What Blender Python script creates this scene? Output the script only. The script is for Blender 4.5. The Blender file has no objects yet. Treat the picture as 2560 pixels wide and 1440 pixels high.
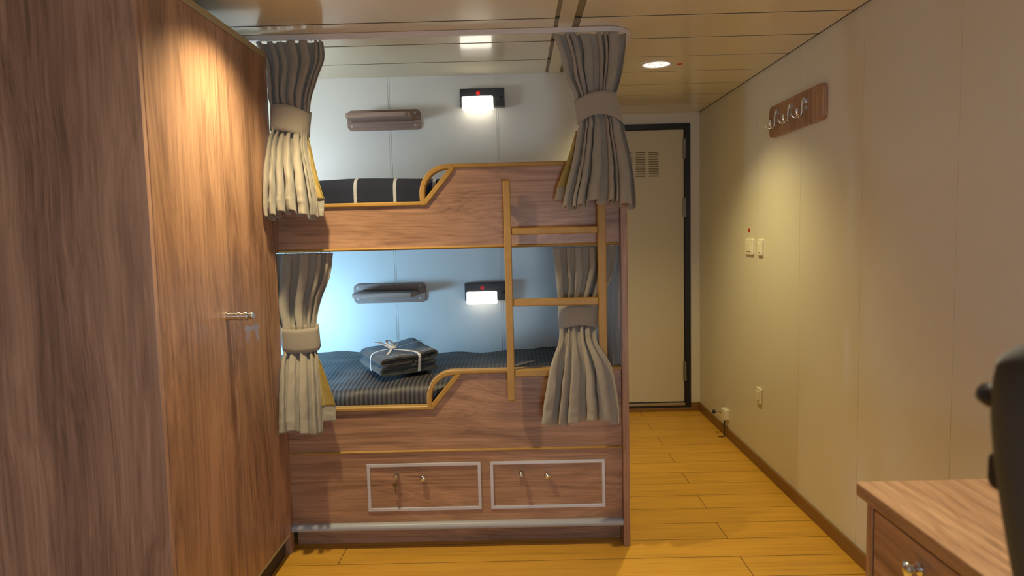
import bpy, bmesh, math, random
from math import sin, cos, pi, sqrt, radians
from mathutils import Vector, Matrix, noise as mnoise

scene = bpy.context.scene
col = scene.collection
random.seed(7)

# room measures (metres): x to the right, y away from the camera, z up
W = 1.2936        # right wall
XL = -1.56        # left wall
YB = -1.30        # wall behind the camera
YF = 4.7184       # far wall with the door
YA = 3.45         # wall behind the bunk
H = 2.10          # ceiling

# ------------------------------------------------------------------ materials
MATS = {}


def mat(name, base=(.5, .5, .5), rough=.5, metal=0., spec=.5, coat=0., coat_rough=.1):
    m = bpy.data.materials.new(name)
    m.use_nodes = True
    b = m.node_tree.nodes['Principled BSDF']
    b.inputs['Base Color'].default_value = (*base, 1)
    b.inputs['Roughness'].default_value = rough
    b.inputs['Metallic'].default_value = metal
    b.inputs['Specular IOR Level'].default_value = spec
    b.inputs['Coat Weight'].default_value = coat
    b.inputs['Coat Roughness'].default_value = coat_rough
    MATS[name] = m
    return m


class NT:
    """small helper round a node tree"""

    def __init__(self, m):
        self.t = m.node_tree
        self.b = self.t.nodes['Principled BSDF']

    def n(self, typ, **kw):
        x = self.t.nodes.new(typ)
        for k, v in kw.items():
            if k.startswith('i_'):
                x.inputs[k[2:].replace('_', ' ')].default_value = v
            else:
                setattr(x, k, v)
        return x

    def l(self, a, b):
        self.t.links.new(a, b)

    def ramp(self, fac, stops):
        r = self.n('ShaderNodeValToRGB')
        el = r.color_ramp.elements
        while len(el) < len(stops):
            el.new(.5)
        for e, (p, c) in zip(el, stops):
            e.position = p
            e.color = (*c, 1)
        self.l(fac, r.inputs[0])
        return r.outputs[0]

    def coords(self, scale=(1, 1, 1), loc=(0, 0, 0)):
        tc = self.n('ShaderNodeTexCoord')
        mp = self.n('ShaderNodeMapping')
        mp.inputs['Scale'].default_value = scale
        mp.inputs['Location'].default_value = loc
        self.l(tc.outputs['Object'], mp.inputs[0])
        return mp.outputs[0]

    def noise(self, vec, scale=1., detail=3., rough=.55, dist=0.):
        x = self.n('ShaderNodeTexNoise')
        x.inputs['Scale'].default_value = scale
        x.inputs['Detail'].default_value = detail
        x.inputs['Roughness'].default_value = rough
        x.inputs['Distortion'].default_value = dist
        self.l(vec, x.inputs['Vector'])
        return x.outputs['Fac']

    def math(self, op, a, b=0.):
        x = self.n('ShaderNodeMath', operation=op)
        for i, v in enumerate((a, b)):
            if isinstance(v, (int, float)):
                x.inputs[i].default_value = v
            else:
                self.l(v, x.inputs[i])
        return x.outputs[0]

    def mix(self, fac, a, b, mode='MIX'):
        x = self.n('ShaderNodeMix', data_type='RGBA', blend_type=mode)
        for i, v in ((0, fac), (6, a), (7, b)):
            if isinstance(v, (int, float)):
                x.inputs[i].default_value = v
            elif isinstance(v, tuple):
                x.inputs[i].default_value = (*v, 1)
            else:
                self.l(v, x.inputs[i])
        return x.outputs[2]

    def bump(self, h, strength=.2, dist=.002):
        x = self.n('ShaderNodeBump')
        x.inputs['Strength'].default_value = strength
        x.inputs['Distance'].default_value = dist
        self.l(h, x.inputs['Height'])
        self.l(x.outputs[0], self.b.inputs['Normal'])


def wood(name, axis, light, mid, dark, seed=0., rough=.42, broad=7., fine=150., coat=.12):
    """laminate with streaks running along one axis"""
    m = mat(name, mid, rough, coat=coat, coat_rough=.25)
    t = NT(m)
    i = 'xyz'.index(axis)

    def sc(along, across):
        s = [across] * 3
        s[i] = along
        return tuple(s)
    off = (seed * 3.1, seed * 1.7, seed * 2.3)
    wob = t.noise(t.coords(sc(.9, 2.2), off), 1., 2.)
    vb = t.coords(sc(.55, broad), off)
    wv = t.n('ShaderNodeVectorMath', operation='MULTIPLY_ADD')
    cmb = t.n('ShaderNodeCombineXYZ')
    for k in range(3):
        t.l(wob, cmb.inputs[k])
    t.l(cmb.outputs[0], wv.inputs[0])
    wv.inputs[1].default_value = sc(.0, 3.2)
    t.l(vb, wv.inputs[2])
    b1 = t.noise(wv.outputs[0], 1., 4., .6, .25)
    # growth rings: contour lines of a long smooth noise give the cathedral figure
    r0 = t.noise(t.coords(sc(.42, broad * .8), tuple(q + 4. for q in off)), 1., 1.5, .45)
    rg = t.math('SINE', t.math('MULTIPLY', r0, 105.))
    vf = t.coords(sc(1.5, fine), off)
    wv2 = t.n('ShaderNodeVectorMath', operation='MULTIPLY_ADD')
    t.l(cmb.outputs[0], wv2.inputs[0])
    wv2.inputs[1].default_value = sc(.0, 26.)
    t.l(vf, wv2.inputs[2])
    f1 = t.noise(wv2.outputs[0], 1., 3., .6)
    vg = t.coords(sc(7., 520.), off)
    g1 = t.noise(vg, 1., 2.)
    msk = t.noise(t.coords(sc(.8, broad * 1.3), tuple(q + 9. for q in off)), 1., 2.)
    rgm = t.math('MULTIPLY', rg, t.math('MULTIPLY', t.math('SUBTRACT', msk, .30), .16))
    a = t.math('MULTIPLY', b1, .60)
    b = t.math('MULTIPLY', f1, .32)
    c = t.math('MULTIPLY', g1, .16)
    s = t.math('ADD', t.math('ADD', t.math('ADD', a, b), c), rgm)
    colr = t.ramp(s, [(.40, dark), (.535, mid), (.67, light)])
    t.l(colr, t.b.inputs['Base Color'])
    t.bump(t.math('ADD', f1, g1), .06, .001)
    return m


WL, WM, WD = (.475, .275, .170), (.330, .182, .111), (.165, .085, .052)
for ax in 'xyz':
    wood('laminate_' + ax, ax, WL, WM, WD, seed='xyz'.index(ax) + 1.)
wood('laminate_wide', 'z', (.52, .315, .220), (.35, .202, .140), (.185, .102, .071), seed=9., broad=10.)
wood('laminate_desk', 'y', (.47, .285, .165), (.365, .21, .118), (.23, .125, .07), seed=5.)
wood('board_shelf', 'x', (.40, .27, .20), (.32, .21, .155), (.22, .14, .105), seed=4.)

GOLD = mat('beech_edging', (.40, .235, .062), .46, spec=.35)
t = NT(GOLD)
t.l(t.ramp(t.noise(t.coords((6, 6, 6)), 3., 3.), [(.3, (.365, .214, .052)), (.7, (.43, .256, .072))]), t.b.inputs['Base Color'])
mat('olive_strip', (.40, .34, .20), .45)
mat('dark_gap', (.012, .010, .009), .8)
mat('plinth_dark', (.05, .038, .03), .7)

m = mat('wall_paint', (.69, .665, .595), .38)
t = NT(m)
t.l(t.ramp(t.noise(t.coords((1, 1, 1)), 2.2, 4.), [(.3, (.68, .655, .585)), (.7, (.70, .675, .605))]), t.b.inputs['Base Color'])
t.bump(t.noise(t.coords((1, 1, 1)), 420., 2.), .05, .0006)
m = mat('ceiling_paint', (.72, .63, .42), .30, spec=.5, coat=.55, coat_rough=.09)
t = NT(m)
t.bump(t.noise(t.coords((.6, 5, 1)), 5., 2.), .04, .004)
mat('joint_metal', (.045, .034, .020), .6)
mat('channel_olive', (.27, .22, .12), .4)
mat('profile_metal', (.60, .55, .44), .22, metal=.6)
mat('rail_white', (.66, .62, .60), .35)
mat('alu', (.56, .58, .68), .34, metal=.25)
mat('alu_sill', (.40, .43, .49), .40)
mat('chrome', (.74, .78, .84), .14, metal=1.)
mat('steel', (.50, .48, .45), .30, metal=1.)
mat('hinge_steel', (.30, .27, .22), .4, metal=.7)
mat('black_plastic', (.012, .012, .014), .45)
mat('lamp_black', (.014, .014, .016), .38)
mat('frame_black', (.007, .009, .014), .4)
mat('white_plastic', (.78, .75, .68), .35)
mat('red_sticker', (.55, .012, .012), .5)
mat('grey_print', (.30, .30, .34), .7)
mat('door_paint', (.60, .54, .40), .42)
mat('slot_dark', (.22, .18, .11), .8)
mat('screw_cap', (.52, .42, .36), .5)
mat('baseboard_wood', (.235, .115, .032), .5)
mat('lining_satin', (.33, .235, .060), .42)
mat('shoe_black', (.02, .02, .021), .6)

# planked floor: boards along x, 155 mm wide
m = mat('floor_planks', (.5, .28, .05), .42)
t = NT(m)
tc = t.coords((1, 1, 1), (-.86 + 32., -4.111 + .155 * 40, 0))
br = t.n('ShaderNodeTexBrick')
br.offset = .5
br.offset_frequency = 2
br.inputs['Scale'].default_value = 1.
br.inputs['Brick Width'].default_value = 3.2
br.inputs['Row Height'].default_value = .155
br.inputs['Mortar Size'].default_value = .0016
br.inputs['Mortar Smooth'].default_value = .15
br.inputs['Color1'].default_value = (.0, .0, .0, 1)
br.inputs['Color2'].default_value = (1, 1, 1, 1)
br.inputs['Mortar'].default_value = (.5, .5, .5, 1)
t.l(tc, br.inputs['Vector'])
gr = t.noise(t.coords((2.2, 46, 1)), 1., 5., .62, .4)
kn = t.noise(t.coords((1.2, 9, 1)), 1., 3., .6, .8)
v = t.math('ADD', t.math('MULTIPLY', gr, .55), t.math('MULTIPLY', kn, .45))
wc = t.ramp(v, [(.32, (.50, .265, .034)), (.52, (.67, .360, .046)), (.72, (.77, .44, .066))])
wc = t.mix(t.math('MULTIPLY', br.outputs['Color'], .16), wc, (.50, .27, .04))
wc = t.mix(br.outputs['Fac'], wc, (.085, .042, .008))
t.l(wc, t.b.inputs['Base Color'])
t.bump(t.math('SUBTRACT', t.math('MULTIPLY', gr, .15), br.outputs['Fac']), .25, .002)


def fabric(name, c1, c2, scale=900., rough=.9, sheen=.25):
    m = mat(name, c1, rough)
    m.node_tree.nodes['Principled BSDF'].inputs['Sheen Weight'].default_value = sheen
    t = NT(m)
    a = t.noise(t.coords((1, 1, .25)), scale, 2.)
    b = t.noise(t.coords((.25, .25, 1)), scale, 2.)
    s = t.math('ADD', t.math('MULTIPLY', a, .5), t.math('MULTIPLY', b, .5))
    t.l(t.ramp(s, [(.38, c2), (.62, c1)]), t.b.inputs['Base Color'])
    t.bump(s, .35, .0012)
    return m


fabric('curtain_linen', (.350, .318, .272), (.275, .246, .205), 1500.)
fabric('towel_grey', (.062, .060, .054), (.034, .033, .031), 700.)
fabric('towel_slate', (.052, .058, .060), (.030, .034, .036), 700.)
fabric('ribbon_white', (.74, .74, .76), (.60, .60, .62), 300., .6, 0.)
fabric('chair_fabric', (.013, .013, .014), (.008, .008, .009), 800.)


def striped(name, base, stripe, period, width, phase=0., soft=.1, rough=.8, fuzz=0.):
    """stripes running across x"""
    m = mat(name, base, rough)
    t = NT(m)
    sp = t.n('ShaderNodeSeparateXYZ')
    t.l(t.coords(), sp.inputs[0])
    x = sp.outputs[0]
    if fuzz:
        x = t.math('ADD', x, t.math('MULTIPLY', t.math('SUBTRACT', t.noise(t.coords(), 300., 2.), .5), fuzz))
    f = t.math('FRACT', t.math('ADD', t.math('DIVIDE', x, period), phase + 100.))
    d = t.math('ABSOLUTE', t.math('SUBTRACT', f, .5))
    w = width / period / 2
    c = t.ramp(d, [(max(0., w - soft * w), stripe), (min(1., w + soft * w), base)])
    nz = t.noise(t.coords(), 500., 2.)
    t.l(t.mix(.35, c, t.mix(nz, (0, 0, 0), (1, 1, 1)), 'OVERLAY'), t.b.inputs['Base Color'])
    t.bump(nz, .25, .001)
    return m


striped('cover_striped', (.024, .024, .029), (.082, .073, .068), .0193, .0095, .1, .25, .55)
striped('blanket_navy', (.015, .020, .042), (.44, .46, .50), .160, .0125, .094, .12, .95, .003)


def emis(name, color, strength):
    m = mat(name, color, .5)
    b = m.node_tree.nodes['Principled BSDF']
    b.inputs['Emission Color'].default_value = (*color, 1)
    b.inputs['Emission Strength'].default_value = strength
    return m


emis('lamp_glow', (1., .93, .78), 5.)
emis('lamp_glow_soft', (1., .94, .82), 2.6)
emis('cool_glow_low', (.31, .63, 1.0), 92.)
emis('cool_glow_high', (.76, .89, 1.0), 36.)
emis('daylight_rear', (.66, .82, 1.0), 23.)

m = mat('lens_glow', (.8, .8, .78), .12, coat=.6)
t = NT(m)
vo = t.n('ShaderNodeTexVoronoi')
vo.inputs['Scale'].default_value = 70.
t.l(t.coords((1, .35, 1)), vo.inputs['Vector'])
t.b.inputs['Emission Color'].default_value = (1., .95, .86, 1)
t.l(t.math('ADD', t.math('MULTIPLY', vo.outputs['Distance'], 1.5), .35), t.b.inputs['Emission Strength'])
t.bump(vo.outputs['Distance'], .5, .004)


# ------------------------------------------------------------------ object helpers
def tag(o, label=None, cat=None, group=None, kind=None):
    if label:
        o['label'] = label
    if cat:
        o['category'] = cat
    if group:
        o['group'] = group
    if kind:
        o['kind'] = kind
    return o


def thing(name, loc, label, cat, group=None, kind=None):
    o = bpy.data.objects.new(name, None)
    o.empty_display_size = .05
    o.location = loc
    col.objects.link(o)
    return tag(o, label, cat, group, kind)


def origin_of(o):
    v = Vector((0, 0, 0))
    while o is not None:
        v += o.location
        o = o.parent
    return v


class MB:
    def __init__(self):
        self.v, self.f = [], []

    def add(self, vs, fs):
        b = len(self.v)
        self.v += [Vector(p) for p in vs]
        self.f += [tuple(b + i for i in f) for f in fs]
        return self

    def box(self, x0, x1, y0, y1, z0, z1):
        vs = [(x, y, z) for x in (x0, x1) for y in (y0, y1) for z in (z0, z1)]
        return self.add(vs, [(0, 1, 3, 2), (4, 6, 7, 5), (0, 4, 5, 1), (2, 3, 7, 6), (0, 2, 6, 4), (1, 5, 7, 3)])

    def prism(self, pts, axis, a, b):
        """closed 2D outline pushed along an axis; pts in the two other axes in order"""
        n = len(pts)

        def P(p, w):
            return {'x': (w, p[0], p[1]), 'y': (p[0], w, p[1]), 'z': (p[0], p[1], w)}[axis]
        vs = [P(p, a) for p in pts] + [P(p, b) for p in pts]
        fs = [tuple(range(n))[::-1], tuple(range(n, 2 * n))]
        fs += [(i, (i + 1) % n, n + (i + 1) % n, n + i) for i in range(n)]
        return self.add(vs, fs)

    def lathe(self, prof, c, axis='z', seg=28, cap=True):
        """prof: (radius, along) pairs"""
        c = Vector(c)
        vs, fs = [], []
        for r, h in prof:
            for k in range(seg):
                a = 2 * pi * k / seg
                u, w = r * cos(a), r * sin(a)
                vs.append(c + Vector({'z': (u, w, h), 'x': (h, u, w), 'y': (u, h, w)}[axis]))
        for j in range(len(prof) - 1):
            for k in range(seg):
                k2 = (k + 1) % seg
                fs.append((j * seg + k, j * seg + k2, (j + 1) * seg + k2, (j + 1) * seg + k))
        if cap:
            fs.append(tuple(range(seg))[::-1])
            fs.append(tuple((len(prof) - 1) * seg + k for k in range(seg)))
        return self.add(vs, fs)

    def tube(self, path, r, seg=12, cap=True, radii=None):
        path = [Vector(p) for p in path]
        n = len(path)
        up = None
        rings = []
        for i, p in enumerate(path):
            d = (path[min(i + 1, n - 1)] - path[max(i - 1, 0)]).normalized()
            if up is None:
                up = Vector((0, 0, 1)) if abs(d.z) < .9 else Vector((1, 0, 0))
            s = d.cross(up).normalized()
            up = s.cross(d).normalized()
            rr = radii[i] if radii else r
            rings.append([p + rr * (cos(2 * pi * k / seg) * s + sin(2 * pi * k / seg) * up) for k in range(seg)])
        vs = [q for R in rings for q in R]
        fs = []
        for j in range(n - 1):
            for k in range(seg):
                k2 = (k + 1) % seg
                fs.append((j * seg + k, j * seg + k2, (j + 1) * seg + k2, (j + 1) * seg + k))
        if cap:
            fs.append(tuple(range(seg))[::-1])
            fs.append(tuple((n - 1) * seg + k for k in range(seg)))
        return self.add(vs, fs)

    def sweep(self, path, hw, y0, y1, closed=False, ch=.004):
        """bar of chamfered section along a path in the x-z plane"""
        n = len(path)
        P = [Vector((p[0], p[1])) for p in path]
        prof = [(-hw, y0 + ch), (-hw + ch, y0), (hw - ch, y0), (hw, y0 + ch), (hw, y1 - ch), (hw - ch, y1), (-hw + ch, y1), (-hw, y1 - ch)]
        vs = []
        for i in range(n):
            a = P[i - 1] if (i or closed) else P[i]
            b = P[(i + 1) % n] if (i < n - 1 or closed) else P[i]
            d0 = (P[i] - a).normalized() if (P[i] - a).length > 1e-9 else (b - P[i]).normalized()
            d1 = (b - P[i]).normalized() if (b - P[i]).length > 1e-9 else d0
            tdir = (d0 + d1).normalized()
            nrm = Vector((-tdir.y, tdir.x))
            k = 1 / max(.5, nrm.dot(Vector((-d0.y, d0.x))))
            for w, y in prof:
                q = P[i] + nrm * w * k
                vs.append((q.x, y, q.y))
        m_ = len(prof)
        fs = []
        for i in range(n if closed else n - 1):
            j = (i + 1) % n
            for k in range(m_):
                k2 = (k + 1) % m_
                fs.append((i * m_ + k, i * m_ + k2, j * m_ + k2, j * m_ + k))
        if not closed:
            fs.append(tuple(range(m_)))
            fs.append(tuple((n - 1) * m_ + k for k in range(m_))[::-1])
        return self.add(vs, fs)

    def grid(self, fn, nu, nv):
        vs = [fn(i / nu, j / nv) for j in range(nv + 1) for i in range(nu + 1)]
        fs = [(j * (nu + 1) + i, j * (nu + 1) + i + 1, (j + 1) * (nu + 1) + i + 1, (j + 1) * (nu + 1) + i) for j in range(nv) for i in range(nu)]
        return self.add(vs, fs)

    def build(self, name, material, parent=None, bevel=0., smooth=False, solid=0., seg=2, fixn=True, base=None):
        me = bpy.data.meshes.new(name)
        o0 = origin_of(parent) if parent is not None else (Vector(base) if base else Vector((0, 0, 0)))
        me.from_pydata([tuple(p - o0) for p in self.v], [], self.f)
        me.update()
        if fixn:
            bm = bmesh.new()
            bm.from_mesh(me)
            bmesh.ops.recalc_face_normals(bm, faces=bm.faces)
            bm.to_mesh(me)
            bm.free()
        me.materials.append(MATS[material] if isinstance(material, str) else material)
        if smooth:
            for p in me.polygons:
                p.use_smooth = True
        o = bpy.data.objects.new(name, me)
        if parent is not None:
            o.parent = parent
        else:
            o.location = o0
        col.objects.link(o)
        if solid:
            s = o.modifiers.new('solid', 'SOLIDIFY')
            s.thickness = solid
            s.offset = 0
        if bevel:
            b = o.modifiers.new('bevel', 'BEVEL')
            b.width = bevel
            b.segments = seg
            b.limit_method = 'ANGLE'
            b.angle_limit = radians(40)
        if smooth:
            me.set_sharp_from_angle(angle=radians(50))
        return o


def rrect(a0, a1, b0, b1, r, n=6):
    pts = []
    for cx, cy, s in ((a1 - r, b1 - r, 0), (a0 + r, b1 - r, 1), (a0 + r, b0 + r, 2), (a1 - r, b0 + r, 3)):
        for k in range(n + 1):
            a = pi / 2 * (s + k / n)
            pts.append((cx + r * cos(a), cy + r * sin(a)))
    return pts


def copy_tree(o, parent=None):
    c = o.copy()
    col.objects.link(c)
    if parent is not None:
        c.parent = parent
    for ch in [x for x in list(col.objects) if x.parent == o]:
        copy_tree(ch, c)
    return c


def struct(o, label, cat):
    return tag(o, label, cat, None, 'structure')


# ------------------------------------------------------------------ room shell
struct(MB().box(XL - .1, W + .1, YB - .1, YF + .1, -.05, 0).build('floor', 'floor_planks'),
       'honey coloured plank floor with dark seams between the boards', 'floor')


def panel_wall(axis, plane, a0, a1, z0, z1, seams, outward, holes=(), double=True):
    """wall of flat panels: each seam is two hairline grooves; holes: (a0, a1, z0, z1)"""
    mb = MB()
    thick = .06 * outward
    if holes:
        (h0, h1, g0, g1), = holes
        cells = [(a0, h0, z0, z1), (h1, a1, z0, z1), (h0, h1, z0, g0), (h0, h1, g1, z1)]
    else:
        cuts = [a0]
        for s in sorted(seams):
            cuts += [s - .0056, s - .0040, s + .0040, s + .0056] if double else [s - .0009, s + .0009]
        cuts.append(a1)
        cells = [(cuts[i], cuts[i + 1], z0, z1) for i in range(0, len(cuts) - 1, 2)]
    for c0, c1, d0, d1 in cells:
        lo, hi = sorted((plane, plane + thick))
        if axis == 'x':
            mb.box(lo, hi, c0, c1, d0, d1)
        else:
            mb.box(c0, c1, lo, hi, d0, d1)
    if not holes:
        lo, hi = sorted((plane + (.004 if double else .0016) * outward, plane + thick * .9))
        if axis == 'x':
            mb.box(lo, hi, a0 + .001, a1 - .001, z0 + .001, z1 - .001)
        else:
            mb.box(a0 + .001, a1 - .001, lo, hi, z0 + .001, z1 - .001)
    return mb


struct(panel_wall('x', W, YB, YF, 0, H + .04, [1.975 + .5425 * k for k in range(-5, 5)], 1, double=False).build('wall_right', 'wall_paint'),
       'long beige panelled wall on the right of the cabin', 'wall')
struct(panel_wall('y', YA, XL, .452, 0, H + .04, [-.625 + .548 * k for k in range(-1, 2)], 1).build('wall_alcove', 'wall_paint'),
       'pale panelled wall behind the two bunks', 'wall')
struct(panel_wall('x', .452, YA + .06, YF, 0, H + .04, [4.1], -1).build('wall_corridor', 'wall_paint'),
       'beige wall on the left of the passage to the door', 'wall')
struct(panel_wall('x', XL, 1.8, YA + .06, 0, H + .04, [], -1).build('wall_hull', 'wall_paint'),
       'hull side wall at the end of the bunks', 'wall')
struct(panel_wall('x', XL, YB, 1.8, 0, H + .04, [.2, .745, 1.29], -1).build('wall_left', 'wall_paint'),
       'beige wall on the left behind the wardrobe', 'wall')
struct(panel_wall('y', YB, XL, W, 0, H + .04, [], -1, [(.02, .68, .45, 1.12)]).build('wall_back', 'wall_paint'),
       'wall behind the camera with the window', 'wall')
# far wall with a door opening
DX0, DX1, DZ = .452, 1.2275, 2.028
mb = MB()
mb.box(DX1, W, YF, YF + .06, 0, H + .04).box(DX0, DX1, YF, YF + .06, DZ, H + .04)
struct(mb.build('wall_front', 'wall_paint'), 'beige end wall round the black door frame', 'wall')

# ceiling: glossy 300 mm strips with narrow gaps
CEIL = MB()
HOLES = [(.704, 3.335, .072), (-.68, 2.135, .072), (.75, .935, .072)]


def ceiling_strip(x0, x1, y0, y1):
    hole = [h for h in HOLES if x0 < h[0] < x1 and y0 < h[1] < y1]
    zt = H + .0018
    if not hole:
        CEIL.box(x0, x1, y0, y1, H, zt)
        return
    cx, cy, r = hole[0]
    angs = [2 * pi * k / 48 for k in range(48)]
    angs += [math.atan2(y - cy, x - cx) % (2 * pi) for x in (x0, x1) for y in (y0, y1)]
    angs.sort()
    outer, inner = [], []
    for a in angs:
        c, s = cos(a), sin(a)
        kx = ((x1 - cx) if c > 0 else (cx - x0)) / max(abs(c), 1e-9)
        ky = ((y1 - cy) if s > 0 else (cy - y0)) / max(abs(s), 1e-9)
        e = min(kx, ky)
        outer.append((cx + e * c, cy + e * s, H))
        inner.append((cx + r * c, cy + r * s, H))
    n = len(angs)
    up = [(p[0], p[1], zt) for p in inner + outer]
    CEIL.add(outer + inner + up, [(k, (k + 1) % n, n + (k + 1) % n, n + k) for k in range(n)] +
             [(n + k, n + (k + 1) % n, 2 * n + (k + 1) % n, 2 * n + k) for k in range(n)] +
             [(k, (k + 1) % n, 3 * n + (k + 1) % n, 3 * n + k) for k in range(n)])


ys = [2.585 + .3 * k for k in range(-13, 8)]
for a in ys:
    y0, y1 = max(a + .006, YB), min(a + .294, YF)
    if y1 - y0 < .02:
        continue
    ceiling_strip(.267, W - .009, y0, y1)
    if y0 < YA:
        ceiling_strip(XL, .168, y0, min(y1, YA))
ceil_o = CEIL.build('ceiling', 'ceiling_paint', bevel=.0006, fixn=True)
g = MB()
for a in ys:
    g.box(XL, W, max(a - .012, YB), min(a + .012, YF), H + .0022, H + .004)
g.box(XL, W, YB, YF, H + .04, H + .06)
g.box(W - .03, W, YB, YF, H + .0022, H + .004)
struct(g.build('trim_2', 'joint_metal'), 'dull metal backing seen in the gaps between the ceiling strips', 'ceiling backing')
struct(ceil_o, 'cream ceiling of long glossy strips', 'ceiling')
struct(MB().box(.184, .240, YB, YA, H - .002, H + .006).build('trim_3', 'ceiling_paint', bevel=.001), 'cream cover plate in the middle of the ceiling channel', 'ceiling strip')
mb = MB()
mb.box(.160, .275, YB, YA, H + .0042, H + .012)
struct(mb.build('trim_1', 'channel_olive'), 'metal channel strip across the ceiling between the two panel fields', 'ceiling strip')
struct(MB().box(W - .011, W, YB, YF, 0, .060).build('baseboard_right', 'baseboard_wood', bevel=.003),
       'brown skirting along the right wall', 'baseboard')
mb = MB().box(DX1, W - .011, YF - .011, YF, 0, .060)
struct(mb.build('baseboard_front', 'baseboard_wood', bevel=.003), 'short brown skirting right of the door', 'baseboard')

# door
d = thing('door_1', (.84, YF, 0), 'beige cabin door in a black frame at the end of the passage', 'door', kind='structure')
mb = MB().box(DX1 - .040, DX1, YF - .012, YF + .05, .0, DZ).box(DX0, DX0 + .040, YF - .012, YF + .05, .0, DZ)
mb.box(DX0 + .04, DX1 - .04, YF - .012, YF + .05, DZ - .037, DZ)
mb.box(DX0 + .04, DX1 - .04, YF - .012, YF + .05, .026, .038)
tag(mb.build('door_frame', 'frame_black', d, bevel=.002), 'black door frame')
LX0, LX1 = DX0 + .043, DX1 - .043
MB().box(LX0, LX1, YF + .004, YF + .04, .066, DZ - .040).build('door_leaf', 'door_paint', d, bevel=.002)
MB().box(DX0 + .04, DX1 - .04, YF - .014, YF + .045, .040, .060).build('threshold', 'steel', d, bevel=.003)
MB().box(DX0, DX1, YF - .016, YF + .045, .0, .026).build('kick_strip', 'baseboard_wood', d, bevel=.003)
for i in range(4):
    vx = .702 + .0908 * i
    g = MB()
    for k in range(11):
        z = 1.841 - .0164 * k
        g.box(vx - .034, vx + .034, YF + .001, YF + .0048, z - .0088, z - .0012)
    tag(g.build('vent_grille', 'slot_dark', d), 'column of narrow louvre slots')
for z0, z1 in ((1.786, 1.92), (1.38, 1.516), (.22, .359)):
    g = MB()
    x = LX1 + .004
    n = 3
    for k in range(n):
        g.lathe([(.0065, z0 + (z1 - z0) * k / n + .001), (.0065, z0 + (z1 - z0) * (k + 1) / n - .001)], (x, YF - .014, 0), 'z', 12)
    g.box(x - .014, x + .002, YF - .006, YF + .006, z0, z1)
    g.build('hinge', 'hinge_steel', d, smooth=True)
# door handle, out of sight behind the bunk
g = MB().lathe([(.024, 0), (.024, .008), (.01, .01), (.01, .04)], (LX0 + .06, YF + .004, 1.0), 'y', 16)
for q in range(len(g.v)):
    g.v[q].y = 2 * (YF + .004) - g.v[q].y
g.tube([(LX0 + .06, YF - .036, 1.0), (LX0 + .18, YF - .036, 1.0)], .009)
g.build('handle', 'steel', d, smooth=True)

# ------------------------------------------------------------------ windows (daylight)


def window_y(name, y, x0, x1, z0, z1, glow, label):
    w = thing(name, ((x0 + x1) / 2, y, z0), label, 'window', kind='structure')
    g = MB()
    b = .04
    g.box(x0, x0 + b, y - .06, y + .012, z0, z1).box(x1 - b, x1, y - .06, y + .012, z0, z1)
    g.box(x0 + b, x1 - b, y - .06, y + .012, z0, z0 + b).box(x0 + b, x1 - b, y - .06, y + .012, z1 - b, z1)
    g.build('window_frame', 'alu', w, bevel=.003)
    MB().box(x0 + b, x1 - b, y - .04, y - .03, z0 + b, z1 - b).build('pane', glow, w)
    return w


window_y('window_1', YB, .02, .68, .45, 1.12, 'daylight_rear', 'wide window behind the camera')

# ------------------------------------------------------------------ wardrobe
wr = thing('wardrobe', (-1.25, 2.2, 0), 'tall double-door wood laminate wardrobe with lit left side of the cabin', 'wardrobe')
wr['label'] = 'tall two-door brown wood wardrobe left of the bunks'
XW = -.95
ZW0, ZW1 = .104, 1.993
tag(MB().box(XL + .003, XW, 1.738, 1.757, 0.0, 2.019).build('side_panel', 'laminate_wide', wr, bevel=.0015), 'darker near side panel facing the room')
MB().box(XL + .003, XW, 2.629, 2.646, 0.08, 2.019).build('side_panel', 'laminate_z', wr, bevel=.0015)
MB().box(XL + .003, XW - .02, 1.757, 2.629, .09, 2.0).build('carcass', 'plinth_dark', wr)
tag(MB().box(XW - .02, XW + .0005, 1.7575, 2.6285, ZW1 + .002, 2.019).build('cornice', 'olive_strip', wr, bevel=.002), 'olive edge strip along the top')
tag(MB().box(XW - .02, XW, 1.7575, 2.6285, .090, .1025).build('bottom_edge', 'olive_strip', wr, bevel=.002), 'olive edge strip under the doors')
tag(MB().box(XL + .003, -.978, 1.757, 2.646, 0, .088).build('plinth', 'plinth_dark', wr), 'dark recessed plinth')
door_a = MB().box(XW - .018, XW, 1.760, 2.2035, ZW0, ZW1).build('door', 'laminate_z', wr, bevel=.0012)
door_b = MB().box(XW - .018, XW, 2.2065, 2.6275, ZW0, ZW1).build('door', 'laminate_z', wr, bevel=.0012)
ly, lz = 2.168, 1.053
g = MB().lathe([(.0165, -.001), (.0165, .003), (.0135, .004), (.0135, .034), (.011, .036)], (XW, ly, lz), 'x', 28)
tag(g.build('lock', 'chrome', door_a, smooth=True), 'chrome cylinder lock')
g = MB().lathe([(.0105, .0355), (.0155, .038), (.0155, .046), (.012, .048), (.012, .058), (.0155, .060), (.0155, .068), (.010, .070)], (XW, ly, lz), 'x', 24)
g.build('thumb_turn', 'chrome', door_a, smooth=True)


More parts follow.
